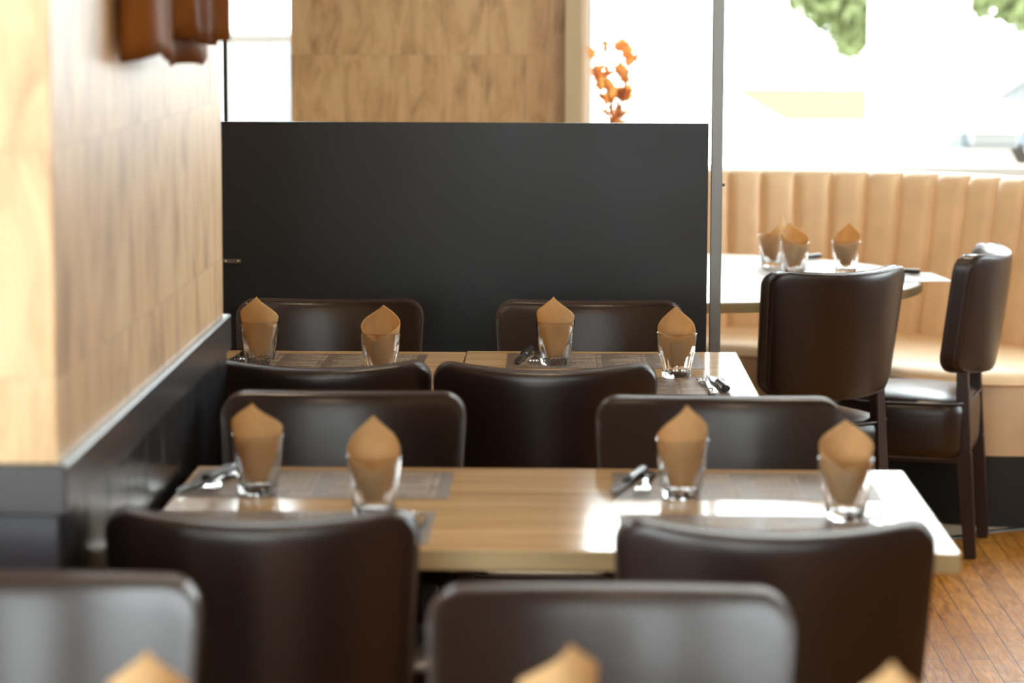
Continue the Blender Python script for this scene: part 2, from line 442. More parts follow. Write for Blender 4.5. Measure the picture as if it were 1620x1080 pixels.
# ---------------------------------------------------------------- chair
def chair_parts(root):
    W_, Hh, T, r = .214, .158, .028, .042          # half width, half height, half thickness, corner radius
    bend, conc = .080, .013
    zc, lean = .680, .13
    def deform(x, y, z):                           # local slab coords -> chair coords
        k = 1 - .09 * (0.5 - z / (2 * Hh))         # narrower at the bottom
        xx = x * k
        zz = z + (conc * (x / W_) ** 2 if z > 0 else -.012 * (1 - (x / W_) ** 2)) * min(1, abs(z) / Hh)
        yy = y + bend * (x / W_) ** 2
        return Vector((xx, yy - .212 - lean * (zz + Hh) , zc + zz))
    nx, ny, nz = 30, 5, 24
    def slab(u, v_, w_):
        x, z = u * W_, v_ * Hh
        ax, az = abs(x) - (W_ - r), abs(z) - (Hh - r)
        e = min(W_ - abs(x), Hh - abs(z))
        if ax > 0 and az > 0:
            a, b = ax / r, az / r; mm = max(a, b); ln = math.hypot(a, b); s = mm / ln
            x = math.copysign(W_ - r + a * s * r, x); z = math.copysign(Hh - r + b * s * r, z)
            e = r * (1 - mm)
        th = T * (.86 + .14 * max(0.0, min(1, e / .018)) ** .5)
        y = w_ * th + w_ * .007 * max(0, 1 - u * u) ** .5 * max(0, 1 - v_ * v_) ** .5
        return deform(x, y, z)
    bm = bmesh.new()
    # graded parameters so borders are dense
    def grade(n): return [math.copysign(1 - max(0.0, 1 - abs(t)) ** 1.35, t) for t in [(-1 + 2 * i / n) for i in range(n + 1)]]
    U, V, Wv = grade(nx), grade(nz), [-1 + 2 * i / ny for i in range(ny + 1)]
    idx = {}
    def vert(i, j, k):
        if (i, j, k) not in idx: idx[(i, j, k)] = bm.verts.new(slab(U[i], V[j], Wv[k]))
        return idx[(i, j, k)]
    for k in (0, ny):
        for i in range(nx):
            for j in range(nz): bm.faces.new([vert(i, j, k), vert(i + 1, j, k), vert(i + 1, j + 1, k), vert(i, j + 1, k)])
    for k in range(ny):
        for i in range(nx):
            for j in (0, nz): bm.faces.new([vert(i, j, k), vert(i + 1, j, k), vert(i + 1, j, k + 1), vert(i, j, k + 1)])
        for j in range(nz):
            for i in (0, nx): bm.faces.new([vert(i, j, k), vert(i, j + 1, k), vert(i, j + 1, k + 1), vert(i, j, k + 1)])
    bmesh.ops.recalc_face_normals(bm, faces=bm.faces)
    back = bm_obj('backrest', bm, M['leather'], root, angle=70)
    # piping at both borders + a stitch line beside it
    def outline(inset, y):
        pts = []; Wi, Hi, ri = W_ - inset, Hh - inset, r - inset * .5
        for cxs, czs, a0 in ((1, 1, 0), (-1, 1, 90), (-1, -1, 180), (1, -1, 270)):
            for q in range(9):
                a = math.radians(a0 + q * 90 / 8)
                pts.append((cxs * (Wi - ri) + ri * math.cos(a), czs * (Hi - ri) + ri * math.sin(a)))
        dense = []
        for i, p in enumerate(pts):
            q = pts[(i + 1) % len(pts)]; d = math.hypot(q[0] - p[0], q[1] - p[1]); k = max(1, int(d / .03))
            for s in range(k): dense.append(deform(p[0] + (q[0] - p[0]) * s / k, y, p[1] + (q[1] - p[1]) * s / k))
        return dense
    for side in (1, -1):
        bm = bmesh.new(); tube(bm, outline(.0030, side * T * .90), .0017, 6, closed=True)
        bm_obj('piping', bm, M['piping'], back)
        bm = bmesh.new(); tube(bm, outline(-.0012, side * T * .55), .0011, 5, closed=True)
        bm_obj('stitching', bm, M['stitch'], back)
    # seat: padded drum
    rings = []
    prof = [(0, .462), (.35, .460), (.62, .455), (.82, .447), (.93, .438), (.985, .425), (1.0, .405), (1.0, .37), (.995, .315), (.975, .288), (.90, .279), (.5, .279), (0, .279)]
    verts, faces, n = [], [], 48
    def plan(a):
        ca, sa = math.cos(a), math.sin(a); e = .72 if sa > 0 else .42
        return Vector((math.copysign(abs(ca) ** e, ca) * .212, math.copysign(abs(sa) ** (e), sa) * .205))
    for s, z in prof:
        for k in range(n):
            p = plan(k * 2 * PI / n) * s; verts.append((p.x, p.y + .01, z))
    for i in range(len(prof) - 1):
        for k in range(n): faces.append((i * n + k, i * n + (k + 1) % n, (i + 1) * n + (k + 1) % n, (i + 1) * n + k))
    seat = mesh_obj('seat', verts, faces, M['leather'], root, angle=60)
    bm = bmesh.new(); tube(bm, [(plan(k * 2 * PI / 64).x * .992, plan(k * 2 * PI / 64).y * .992 + .01, .4345) for k in range(64)], .003, 6, closed=True)
    bm_obj('piping', bm, M['piping'], seat)
    # legs
    for sx in (-1, 1):
        bm = bmesh.new()
        beam(bm, (sx * .152, -.205, 0), (sx * .152, -.180, .30), (.028, .032), (.036, .042))
        beam(bm, (sx * .152, -.180, .30), (sx * .148, -.170, .545), (.036, .042), (.028, .030))
        bm_obj('leg', bm, M['dark_wood'], root)
    for sx in (-1, 1):
        bm = bmesh.new(); beam(bm, (sx * .172, .172, 0), (sx * .165, .160, .31), (.026, .026), (.040, .040))
        bm_obj('leg', bm, M['dark_wood'], root)
    bm = bmesh.new()
    for sx in (-1, 1): add_box(bm, sx * .145 - .012, sx * .145 + .012, -.16, .14, .264, .285, .003)
    add_box(bm, -.145, .145, .128, .150, .264, .285, .003); add_box(bm, -.145, .145, -.170, -.148, .264, .285, .003)
    bm_obj('seat_rail', bm, M['dark_wood'], root)
    return root

CG = 'dark brown leather dining chairs'
chairs = [  # x, y of the backrest top centre, heading, label
    (-.551, 6.165, 180, 'brown leather chair facing the camera, left in the row before the black panel'),
    (.042, 6.165, 180, 'brown leather chair facing the camera before the right half of the black panel'),
    (-.480, 5.00, 0, 'chair seen from behind at the far left table, half hidden by the wainscot rail'),
    (-.049, 4.99, 0, 'chair seen from behind, pushed in at the gap between the two far tables'),
    (-.396, 4.71, 180, 'brown chair facing the camera across the middle table, beside the black wainscot'),
    (.257, 4.68, 180, 'brown chair facing the camera across the middle table, at its open end'),
    (-.418, 3.50, 0, 'large foreground chair seen from behind at the near left of the middle table'),
    (.273, 3.45, 0, 'large foreground chair seen from behind at the near right of the middle table'),
    (-.648, 3.18, 180, 'blurred chair facing the camera, cut off at the bottom left corner'),
    (.048, 3.14, 180, 'blurred chair facing the camera at the bottom centre, nearest its napkin tip'),
    (.720, 6.86, 31, 'brown chair seen from behind at the round table by the steel post'),
    (1.195, 7.47, 75, 'brown chair turned sideways on the right side of the round table'),
]
proto = None
for x, y, a, lab in chairs:
    a = math.radians(a)
    if proto is None: proto = chair_parts(empty('dining_chair')); c = proto
    else: c = copy_tree(proto)
    off = Matrix.Rotation(a, 3, 'Z') @ Vector((0, -.253, 0))
    c.location = (x - off.x, y - off.y, 0); c.rotation_euler = (0, 0, a)
    tag(c, lab, 'chair', CG)

# ---------------------------------------------------------------- tables
def table(x0, x1, y0, y1, rz, label, group, peds=1):
    cx_, cy_ = (x0 + x1) / 2, (y0 + y1) / 2; w2, d2 = (x1 - x0) / 2, (y1 - y0) / 2
    t = empty('dining_table', (cx_, cy_, 0), rz, label, 'table', group)
    top = box('tabletop', -w2, w2, -d2, d2, .720, .75, M['oak'], t, .0015)
    bm = bmesh.new(); s = .0008
    add_box(bm, -w2 - s, w2 + s, -d2 - s, -d2 + .001, .7215, .7485); add_box(bm, -w2 - s, w2 + s, d2 - .001, d2 + s, .7215, .7485)
    add_box(bm, -w2 - s, -w2 + .001, -d2, d2, .7215, .7485); add_box(bm, w2 - .001, w2 + s, -d2, d2, .7215, .7485)
    bm_obj('edge_band', bm, M['oak_edge'], top, smooth=False)
    for px in ([0] if peds == 1 else [-w2 * .52, w2 * .52]):
        bm = bmesh.new(); tube(bm, [(px, 0, .03), (px, 0, .70)], .03, 20)
        ped = bm_obj('pedestal', bm, M['black_metal'], t)
        box('mounting_plate', px - .12, px + .12, -.12, .12, .700, .720, M['black_metal'], ped, .002)
        bm = bmesh.new()
        add_box(bm, px - .2, px + .2, -.03, .03, .008, .035, .006); add_box(bm, px - .03, px + .03, -.25, .25, .008, .035, .006)
        for a_, b_ in ((-.18, 0), (.18, 0), (0, -.23), (0, .23)): tube(bm, [(px + a_, b_, 0), (px + a_, b_, .01)], .018, 12)
        bm_obj('foot', bm, M['black_metal'], ped)
    return t
table(-.627, .556, 3.772, 4.450, 0, 'long light oak table in the middle, set with four placemats', None, 2)
table(-.836, -.237, 5.262, 5.950, math.radians(-.4), 'far light oak table on the left, beside the wall column', 'oak tables in the far row')
table(-.229, .372, 5.270, 5.968, math.radians(.5), 'far light oak table on the right, in front of the steel post', 'oak tables in the far row')
table(-.650, .560, 2.130, 2.790, 0, 'nearest light oak table, below the bottom edge of the picture', None, 2)

# round table
rt = empty('round_table', (.295, 7.655, 0), 0, 'round pale table with a dark rim in front of the beige banquette', 'table')
m = M['round_top'] = mat('pale_glossy_tabletop', (.60, .58, .54), .22, spec=.6)
def lathe(name, prof, n, mt, parent, cap=True, angle=40):
    verts, faces = [], []
    for r_, z in prof:
        for k in range(n): verts.append((r_ * math.cos(2 * PI * k / n), r_ * math.sin(2 * PI * k / n), z))
    for i in range(len(prof) - 1):
        for k in range(n): faces.append((i * n + k, i * n + (k + 1) % n, (i + 1) * n + (k + 1) % n, (i + 1) * n + k))
    if cap: faces.append(tuple(range(n))); faces.append(tuple(range((len(prof) - 1) * n, len(prof) * n)))
    return mesh_obj(name, verts, faces, mt, parent, angle=angle)
R_ = .700
lathe('tabletop', [(R_ - .02, .722), (R_ - .002, .724), (R_ - .002, .747), (R_ - .004, .75)], 96, M['round_top'], rt)
lathe('rim', [(R_ - .001, .7225), (R_ + .001, .7225), (R_ + .001, .7475), (R_ - .001, .7475)], 96, M['oak_edge'], rt, cap=False)
lathe('pedestal', [(.045, .03), (.04, .06), (.04, .70), (.16, .705), (.16, .722)], 32, M['black_metal'], rt)
lathe('foot', [(.26, 0), (.26, .012), (.22, .022), (.05, .032)], 48, M['black_metal'], rt)

# ---------------------------------------------------------------- placemats with printed menu columns
def placemat(cx_, cy_, z, rz, flip, label, group='printed paper placemats', seed=0, wd=.424, dp=.245):
    rnd = random.Random(seed)
    bm = bmesh.new(); add_box(bm, -wd / 2, wd / 2, -dp / 2, dp / 2, 0, .0006)
    pm = bm_obj('placemat', bm, M['mat_paper'], None, smooth=False)
    pm.location = (cx_, cy_, z + .0002); pm.rotation_euler = (0, 0, rz + (PI if flip else 0))
    tag(pm, label, 'placemat', group)
    bm = bmesh.new()
    def bar(x0, x1, y, h):
        vs_ = [bm.verts.new((a, b, .0008)) for a, b in ((x0, y), (x1, y), (x1, y + h), (x0, y + h))]; bm.faces.new(vs_)
    ncol = 4; cw = (wd - .03) / ncol
    for c_ in range(ncol):
        x0 = -wd / 2 + .015 + c_ * cw + .006; x1 = x0 + cw - .016
        y = dp / 2 - .018
        hx = x0                                              # heading in larger letters
        for _ in range(rnd.randint(6, 9)):
            l_ = rnd.uniform(.004, .0075)
            if hx + l_ > x1: break
            bar(hx, hx + l_ * .8, y, .0065); hx += l_ + .0012
        y -= .012
        while y > -dp / 2 + .012:
            k = rnd.random()
            if k < .16: y -= .006; continue
            if k < .26:
                hx = x0
                for _ in range(rnd.randint(4, 7)):
                    bar(hx, hx + .0048, y, .005); hx += .0062
                y -= .009; continue
            if rnd.random() < .6: bar(x0, x0 + .008, y, .0028)
            hx = x0 + .012; end = x1 - rnd.uniform(0, .03)
            while hx < end:
                l_ = rnd.uniform(.004, .014); bar(hx, min(hx + l_, x1), y, .0026); hx += l_ + .0022
            y -= .0058
    o = bm_obj('menu_print', bm, M['mat_print'], pm, smooth=False)
    return pm
Z = .75
placemat(-.405, 4.286, Z, 0, True, 'placemat on the middle table at its far left place, under a glass', seed=1)
placemat(.281, 4.293, Z, 0, True, 'placemat on the middle table at its far right place', seed=2)
placemat(-.418, 3.930, Z, 0, False, 'placemat on the middle table at its near left place, beside the wainscot', seed=3)
placemat(.287, 3.925, Z, 0, False, 'placemat on the middle table at its near right place, cutlery at its right', seed=4)
placemat(-.530, 5.775, Z, math.radians(-.8), True, 'placemat on the far left table at its back place', seed=5)
placemat(-.520, 5.425, Z, 0, False, 'placemat on the far left table at its near place, behind a chair back', seed=6)
placemat(.072, 5.805, Z, math.radians(.4), True, 'placemat on the far right table at its back place', seed=7)
placemat(.108, 5.430, Z, 0, False, 'placemat on the far right table at its near place, under fork and knife', seed=8)
placemat(.560, 7.900, Z, math.radians(-75), False, 'placemat on the round table under the pair of glasses', seed=9)
placemat(.858, 7.610, Z + .0012, math.radians(8), True, 'placemat jutting over the right rim of the round table', seed=10, wd=.40)

# ---------------------------------------------------------------- glasses and napkins
def glass_mesh():
    n, nf = 80, 10
    outer = [(.0270, 0.0), (.0288, .0015), (.0298, .004), (.0312, .014), (.0335, .030), (.0356, .044), (.0366, .0485), (.0376, .051), (.0380, .054), (.0392, .066), (.0408, .080), (.0420, .0905), (.0419, .0928), (.0412, .0934)]
    inner = [(.0402, .0925), (.0394, .084), (.0376, .066), (.0358, .052), (.0328, .040), (.0294, .026), (.0268, .016), (.024, .0125), (.012, .0118), (.0005, .0116)]
    verts, faces = [], []
    prof = [(.0005, .0012), (.018, .0010)] + outer + inner
    for i, (r, z) in enumerate(prof):
        for k in range(n):
            a = 2 * PI * k / n
            rr_ = r
            if .002 < z < .0500 and 2 <= i < 2 + len(outer):
                seg = 2 * PI / nf; t = (a % seg) - seg / 2
                fac = math.cos(seg / 2) / math.cos(t)
                s = min(1, (z - .002) / .004) * min(1, (.050 - z) / .004)
                rr_ = r * (1 + (fac * 1.022 - 1) * s)
            verts.append((rr_ * math.cos(a), rr_ * math.sin(a), z))
    m_ = len(prof)
    for i in range(m_ - 1):
        for k in range(n): faces.append((i * n + k, i * n + (k + 1) % n, (i + 1) * n + (k + 1) % n, (i + 1) * n + k))
    faces.append(tuple(range(n))); faces.append(tuple(range((m_ - 1) * n, m_ * n)))
    return verts, faces

def napkin_mesh(var):
    rnd = random.Random(var * 17 + 3)
    nu, nv = 72, 22
    verts, faces = [], []
    tip, sh, lo = [(.150, .108, .080), (.148, .112, .084), (.152, .104, .078), (.146, .100, .086)][var % 4]
    skew = [.0, .10, -.08, .05][var % 4]
    for i in range(nu + 1):
        u = -1 + 2 * i / nu                      # -1..1 round the roll
        a = u * math.radians(212)
        au = abs(a) / PI
        au2 = abs(a + skew) / PI
        # ridge height: straight slopes from the tip to shoulders at 90 deg, then down to the overlap
        if au2 < .48: h = tip + (sh - tip) * (au2 / .48) ** .92
        elif au2 < .95: h = sh + (lo - sh) * ((au2 - .48) / .47)
        else: h = lo - .05 * (au2 - .95)
        bot = .0165 + .012 * (1 - math.cos(a * 1.0)) * .5 + .002 * math.sin(3 * a + var)
        for j in range(nv + 1):
            t = j / nv; z = bot + (h - bot) * t
            rin = .0150 + (.0385 - .0150) * min(1, max(0, (z - .014) / .072)) ** .8
            r = rin - .0024 - (.0022 if u > 0 else 0) * max(0, (abs(u) - .6) / .4)
            if z > .095:
                d = z - .095
                r = .0372 + .14 * d - (6.5 * d * d if au < .5 else 0) * (1 - au)
            r += .0006 * math.sin(5 * a + var * 2 + z * 60) * t
            verts.append((r * math.sin(a) * 1.03, -r * math.cos(a), z))
    for i in range(nu):
        for j in range(nv): faces.append((i * (nv + 1) + j, (i + 1) * (nv + 1) + j, (i + 1) * (nv + 1) + j + 1, i * (nv + 1) + j + 1))
    return verts, faces
gv, gf = glass_mesh()
gproto = None; nprotos = {}
def setting_glass(x, y, rz, var, glabel, nlabel, z=.7509):
    global gproto
    if gproto is None:
        g_ = mesh_obj('drinking_glass', gv, gf, M['glass'], None, angle=20); gproto = g_
    else:
        g_ = gproto.copy(); COL.objects.link(g_)
    g_.location = (x, y, z); g_.rotation_euler = (0, 0, rz * .3)
    tag(g_, glabel, 'glass', 'faceted glasses on the tables')
    if var not in nprotos:
        vs_, fs_ = napkin_mesh(var)
        o = mesh_obj('paper_napkin', vs_, fs_, M['napkin'], None)
        md = o.modifiers.new('thick', 'SOLIDIFY'); md.thickness = .0016; md.offset = 0
        nprotos[var] = o
    else:
        o = nprotos[var].copy(); COL.objects.link(o)
    o.location = (x, y, z); o.rotation_euler = (0, 0, rz)
    tag(o, nlabel, 'napkin', 'brown paper napkins rolled in the glasses')
R = math.radians
setting_glass(-.669, 5.713, R(-6), 0, 'faceted glass leftmost on the far row, beside the wainscot', 'napkin leftmost on the far row, smooth rounded front')
setting_glass(-.396, 5.530, R(176), 1, 'faceted glass on the far left table before the right end of its mat', 'open napkin on the far left table, its tip behind and folds in front')
setting_glass(-.034, 5.742, R(-8), 0, 'faceted glass on the far right table beside a steak knife', 'smooth-fronted napkin on the far right table beside a steak knife')
setting_glass(.220, 5.557, R(186), 3, 'faceted glass on the far right table beside the fork', 'open napkin on the far right table, beside the fork')
setting_glass(-.497, 4.203, R(-4), 1, 'faceted glass on the middle table, leftmost, touching the knife and fork', 'dark amber napkin leftmost on the middle table')
setting_glass(-.298, 4.010, R(180), 2, 'faceted glass on the middle table, second from the left', 'amber napkin second from the left on the middle table')
setting_glass(.176, 4.190, R(8), 2, 'faceted glass on the middle table, second from the right, beside a steak knife', 'napkin on the middle table, second from the right')
setting_glass(.417, 4.022, R(182), 1, 'faceted glass on the middle table nearest its open right end', 'napkin on the middle table nearest its open right end')
setting_glass(.592, 7.935, R(70), 2, 'blurred glass on the round table, the taller-looking one of the pair', 'napkin on the round table with a high tip leaning left')
setting_glass(.641, 7.700, R(215), 1, 'blurred glass on the round table, front one of the pair', 'napkin on the round table, front one of the pair')
setting_glass(.790, 7.730, R(160), 3, 'blurred glass on the round table standing alone to the right', 'napkin on the round table standing alone to the right')
setting_glass(-.415, 2.575, R(8), 0, 'glass below the frame under the leftmost foreground napkin tip', 'napkin tip at the bottom left edge of the picture')
setting_glass(-.012, 2.620, R(35), 1, 'glass cut by the bottom edge before the central foreground chair', 'napkin tip at the bottom edge before the central foreground chair')
setting_glass(.312, 2.550, R(-10), 2, 'glass below the frame at the bottom right before the large chair', 'napkin tip at the bottom edge before the large right chair')

# ---------------------------------------------------------------- cutlery
def knife():
    root = empty('steak_knife')
    verts, faces = [], []
    secs = [(0, .0075, .0060), (.004, .0095, .0075), (.02, .0095, .0080), (.05, .0085, .0070), (.085, .0080, .0065), (.100, .0088, .0065), (.106, .0070, .005)]
    n = 12
    for x, hw, hh in secs:
        for k in range(n): verts.append((x, hw * math.cos(2 * PI * k / n), .0080 + hh * math.sin(2 * PI * k / n)))
    for i in range(len(secs) - 1):
        for k in range(n): faces.append((i * n + k, i * n + (k + 1) % n, (i + 1) * n + (k + 1) % n, (i + 1) * n + k))
    faces += [tuple(range(n)), tuple(range((len(secs) - 1) * n, len(secs) * n))]
    mesh_obj('handle', verts, faces, M['plastic'], root, angle=60)
    bl = [(.105, -.006, .006), (.12, -.008, .008), (.16, -.009, .009), (.19, -.007, .009), (.21, 0.0, .0085), (.222, .0075, .008)]
    verts, faces = [], []
    for x, a, b in bl:
        verts += [(x, a, .0052), (x, b, .0044), (x, b, .0062), (x, a, .0054)]
    for i in range(len(bl) - 1):
        for k in range(4): faces.append((i * 4 + k, i * 4 + (k + 1) % 4, (i + 1) * 4 + (k + 1) % 4, (i + 1) * 4 + k))
    faces += [(0, 1, 2, 3), tuple(range((len(bl) - 1) * 4, len(bl) * 4))]
    mesh_obj('blade', verts, faces, M['chrome'], root, angle=30)
    return root
def fork():
    root = empty('dinner_fork')
    secs = [(0, .0085, .003), (.01, .010, .0035), (.05, .0075, .0055), (.10, .0036, .009), (.13, .0036, .0075), (.145, .010, .005), (.158, .0125, .0035)]
    verts, faces = [], []
    for x, hw, z in secs: verts += [(x, -hw, z), (x, hw, z), (x, hw * .8, z + .0022), (x, -hw * .8, z + .0022)]
    for i in range(len(secs) - 1):
        for k in range(4): faces.append((i * 4 + k, i * 4 + (k + 1) % 4, (i + 1) * 4 + (k + 1) % 4, (i + 1) * 4 + k))
    faces += [(0, 1, 2, 3), tuple(range((len(secs) - 1) * 4, len(secs) * 4))]
    mesh_obj('handle', verts, faces, M['chrome'], root, angle=50)
    for t in range(4):
        y = -.0105 + t * .007
        bm = bmesh.new(); tube(bm, [(.156, y * .95, .0045), (.175, y, .0035), (.195, y, .006), (.203, y, .0095)], [.0019, .0018, .0015, .0008], 6)
        bm_obj('tine', bm, M['chrome'], root)
    return root
kp, fp = None, None
def lay(which, hx, hy, tx, ty, label, z=.7515, tilt=0):
    """handle end (hx,hy) -> tip direction (tx,ty)"""
    global kp, fp
    if which == 'k':
        if kp is None: kp = knife(); o = kp
        else: o = copy_tree(kp)
        tag(o, label, 'knife', 'steak knives')
    else:
        if fp is None: fp = fork(); o = fp
        else: o = copy_tree(fp)
        tag(o, label, 'fork', 'dinner forks')
    o.location = (hx, hy, z); o.rotation_euler = (0, tilt, math.atan2(ty - hy, tx - hx))
# far side places: handles away from the camera; near side: handles towards it
lay('k', -.090, 5.945, -.118, 5.74, 'steak knife lying left of the glass on the far right table')
lay('f', -.072, 5.930, -.080, 5.74, 'fork half hidden behind the glass on the far right table')
lay('k', -.700, 5.930, -.735, 5.74, 'steak knife beside the leftmost glass of the far row')
lay('f', -.690, 5.925, -.712, 5.74, 'fork behind the leftmost glass of the far row')
lay('k', -.560, 4.390, -.622, 4.20, 'steak knife leftmost on the middle table, blade towards the wainscot')
lay('f', -.548, 4.395, -.580, 4.20, 'fork leftmost on the middle table, half behind the glass')
lay('k', .122, 4.400, .065, 4.20, 'steak knife on the middle table, left of the second glass from the right')
lay('f', .135, 4.395, .112, 4.20, 'fork on the middle table, left of the second glass from the right')
lay('f', .286, 5.305, .267, 5.53, 'fork with upright tines right of the glass on the far right table')
lay('k', .312, 5.335, .290, 5.53, 'steak knife with its black handle towards us on the far right table')
lay('k', -.245, 3.80, -.222, 4.00, 'knife at the near left place of the middle table, behind the chair back')
lay('f', -.262, 3.80, -.248, 4.00, 'fork at the near left place of the middle table, behind the chair back')
lay('f', .462, 3.80, .463, 4.00, 'fork at the near right place of the middle table')
lay('k', .488, 3.83, .484, 4.00, 'knife at the near right place of the middle table')
lay('k', .76, 8.20, .66, 8.10, 'steak knife lying at the back of the round table', z=.7505)
lay('k', 1.0, 7.70, .80, 7.76, 'steak knife pointing inward at the right rim of the round table', z=.7525)

# ---------------------------------------------------------------- banquette
backp = catmull([(-1.3, 8.93, 0), (-.3, 8.93, 0), (.57, 8.92, 0), (.85, 8.89, 0), (1.085, 8.80, 0), (1.26, 8.67, 0), (1.407, 8.51, 0), (1.56, 8.28, 0), (1.72, 8.05, 0), (2.1, 7.98, 0), (2.6, 7.98, 0)], 12)
frontp = catmull([(-1.3, 8.40, 0), (-.3, 8.40, 0), (.50, 8.38, 0), (.74, 8.24, 0), (.92, 7.97, 0), (1.05, 7.84, 0), (1.19, 7.765, 0), (1.35, 7.755, 0), (1.60, 7.75, 0), (2.0, 7.74, 0), (2.6, 7.74, 0)], 12)
chan = .105; per = 12
_, BL = resample(backp, 10)
nch = int(BL / chan); ns = nch * per + 1
bp, _ = resample(backp, ns); fp_, _ = resample(frontp, ns)
bq = empty('banquette', (0, 0, 0), 0, 'curved beige leather banquette with vertical channels under the window', 'banquette')
def inward(path, i):
    t = (path[min(i + 1, len(path) - 1)] - path[max(i - 1, 0)]).normalized(); return Vector((t.y, -t.x, 0))
def loft(name, fn, nt_, mt, parent, angle=180):
    verts, faces = [], []
    for i in range(ns):
        for j in range(nt_): verts.append(fn(i, j))
    for i in range(ns - 1):
        for j in range(nt_ - 1): faces.append((i * nt_ + j, (i + 1) * nt_ + j, (i + 1) * nt_ + j + 1, i * nt_ + j + 1))
    return mesh_obj(name, verts, faces, mt, parent, angle=angle)
bprof = [(0.0, .42, 1), (.0, .48, 1), (-.03, .60, 1), (-.06, .72, 1), (-.085, .84, 1), (-.095, .915, 1), (-.105, .948, .8), (-.125, .966, .5), (-.155, .969, .3), (-.185, .958, .2), (-.19, .90, 0), (-.19, .42, 0)]
def bfn(i, j):
    o_, z, b = bprof[j]; ph = (i % per) / per
    bulge = .024 * (1 - abs(2 * ph - 1) ** 4.5) * b
    if b == 0: bulge = 0
    n_i = inward(bp, i)
    p = bp[i] + n_i * (o_ + bulge); p.y = min(p.y, 9.09)
    return (p.x, p.y, z + bulge * .2 * (b < 1))
bk_ = loft('backrest', bfn, len(bprof), M['cream'], bq, 60)
sprof = [(0, .440), (.02, .452), (.3, .464), (.7, .468), (.90, .462), (.965, .448), (.992, .428), (1.0, .40), (1.0, .32), (.995, .215)]
def sfn(i, j):
    t, z = sprof[j]; a, b = bp[i], fp_[i]
    p = a.lerp(b, t); return (p.x, p.y, z)
loft('seat_cushion', sfn, len(sprof), M['cream'], bq, 60)
bm = bmesh.new(); tube(bm, [bp[i].lerp(fp_[i], .998) + Vector((0, 0, .425)) for i in range(0, ns, 2)], .0045, 6)
bm_obj('piping', bm, M['cream'], bq)
def pfn(i, j):
    z = (.216, 0.0)[j]; a, b = bp[i], fp_[i]; p = a.lerp(b, .985); return (p.x, p.y + (.0 if j else 0), z)
loft('plinth', pfn, 2, M['black_metal'], bq)

# ---------------------------------------------------------------- brown jacket hanging on the column
jk = empty('hanging_jacket', (cx, 4.0, 1.437), 0, 'brown suede jacket hanging on the wallcovered column, cut off by the top edge', 'jacket')
m = M['suede'] = mat('brown_suede', (.13, .042, .012), .6, spec=.12)
v = mapped(m); base(m, mix(m, noise(m, v, 7, 4), (.030, .008, .002), (.34, .115, .016))); bump(m, noise(m, v, 90, 3), .2, .002)
def cloth(name, y0, y1, z0, z1, depth, folds, ph, mt, parent, hem=.01, taper=.1):
    nu, nv = 60, 24; verts, faces = [], []
    for i in range(nu + 1):
        u = i / nu
        for j in range(nv + 1):
            t = j / nv
            yy = y0 + (y1 - y0) * (u + taper * (.5 - u) * t)
            hemz = z0 + hem * math.sin(u * 9 + ph) + hem * .6 * math.sin(u * 17)
            z = hemz + (z1 - hemz) * t
            x = depth * math.sin(PI * min(1, max(0, u))) ** .35 + .014 * math.sin(u * folds + ph + t * 1.3) * (1 - .4 * t) + .006 * math.sin(u * folds * 2.3 + t * 4)
            verts.append((max(.012, x), yy, z))
    for i in range(nu):
        for j in range(nv): faces.append((i * (nv + 1) + j, (i + 1) * (nv + 1) + j, (i + 1) * (nv + 1) + j + 1, i * (nv + 1) + j + 1))
    o = mesh_obj(name, verts, faces, mt, parent)
    md = o.modifiers.new('thick', 'SOLIDIFY'); md.thickness = .004; md.offset = -1
    return o
cloth('body', -.20, .42, 0, .62, .07, 12, .4, M['suede'], jk)
cloth('sleeve', -.02, .20, .03, .58, .115, 9, 1.2, M['suede'], jk, .004)
cloth('lining', .38, .68, .02, .60, .035, 12, 2.0, M['suede'], jk, .004)
bm = bmesh.new(); tube(bm, [(0, 0, .60), (.05, 0, .60), (.07, 0, .63)], .006, 8); bm_obj('coat_hook', bm, M['steel'], jk)

# ---------------------------------------------------------------- autumn leaf spray on the window board
vz = empty('autumn_bouquet', (.150, 9.16, .931), 0, 'spray of orange autumn leaves standing at the window beyond the black panel', 'bouquet')
lathe('vase', [(.030, 0), (.036, .01), (.042, .06), (.032, .11), (.020, .13), (.024, .14)], 24, M['white_paint'], vz)
M['leaf_o'] = mat('orange_leaf', (.92, .52, .26), .6, spec=.3); M['stem'] = mat('brown_stem', (.20, .10, .05), .7)
for nm, c_ in (('leaf_o', (.95, .42, .08, 1)),):
    m = M[nm]; tr = N(m, 'ShaderNodeBsdfTranslucent'); tr.inputs[0].default_value = c_; ms = N(m, 'ShaderNodeMixShader'); ms.inputs[0].default_value = .4
    L(m, m.node_tree.nodes['Principled BSDF'].outputs[0], ms.inputs[1]); L(m, tr.outputs[0], ms.inputs[2]); L(m, ms.outputs[0], m.node_tree.nodes['Material Output'].inputs[0])
rnd = random.Random(5)
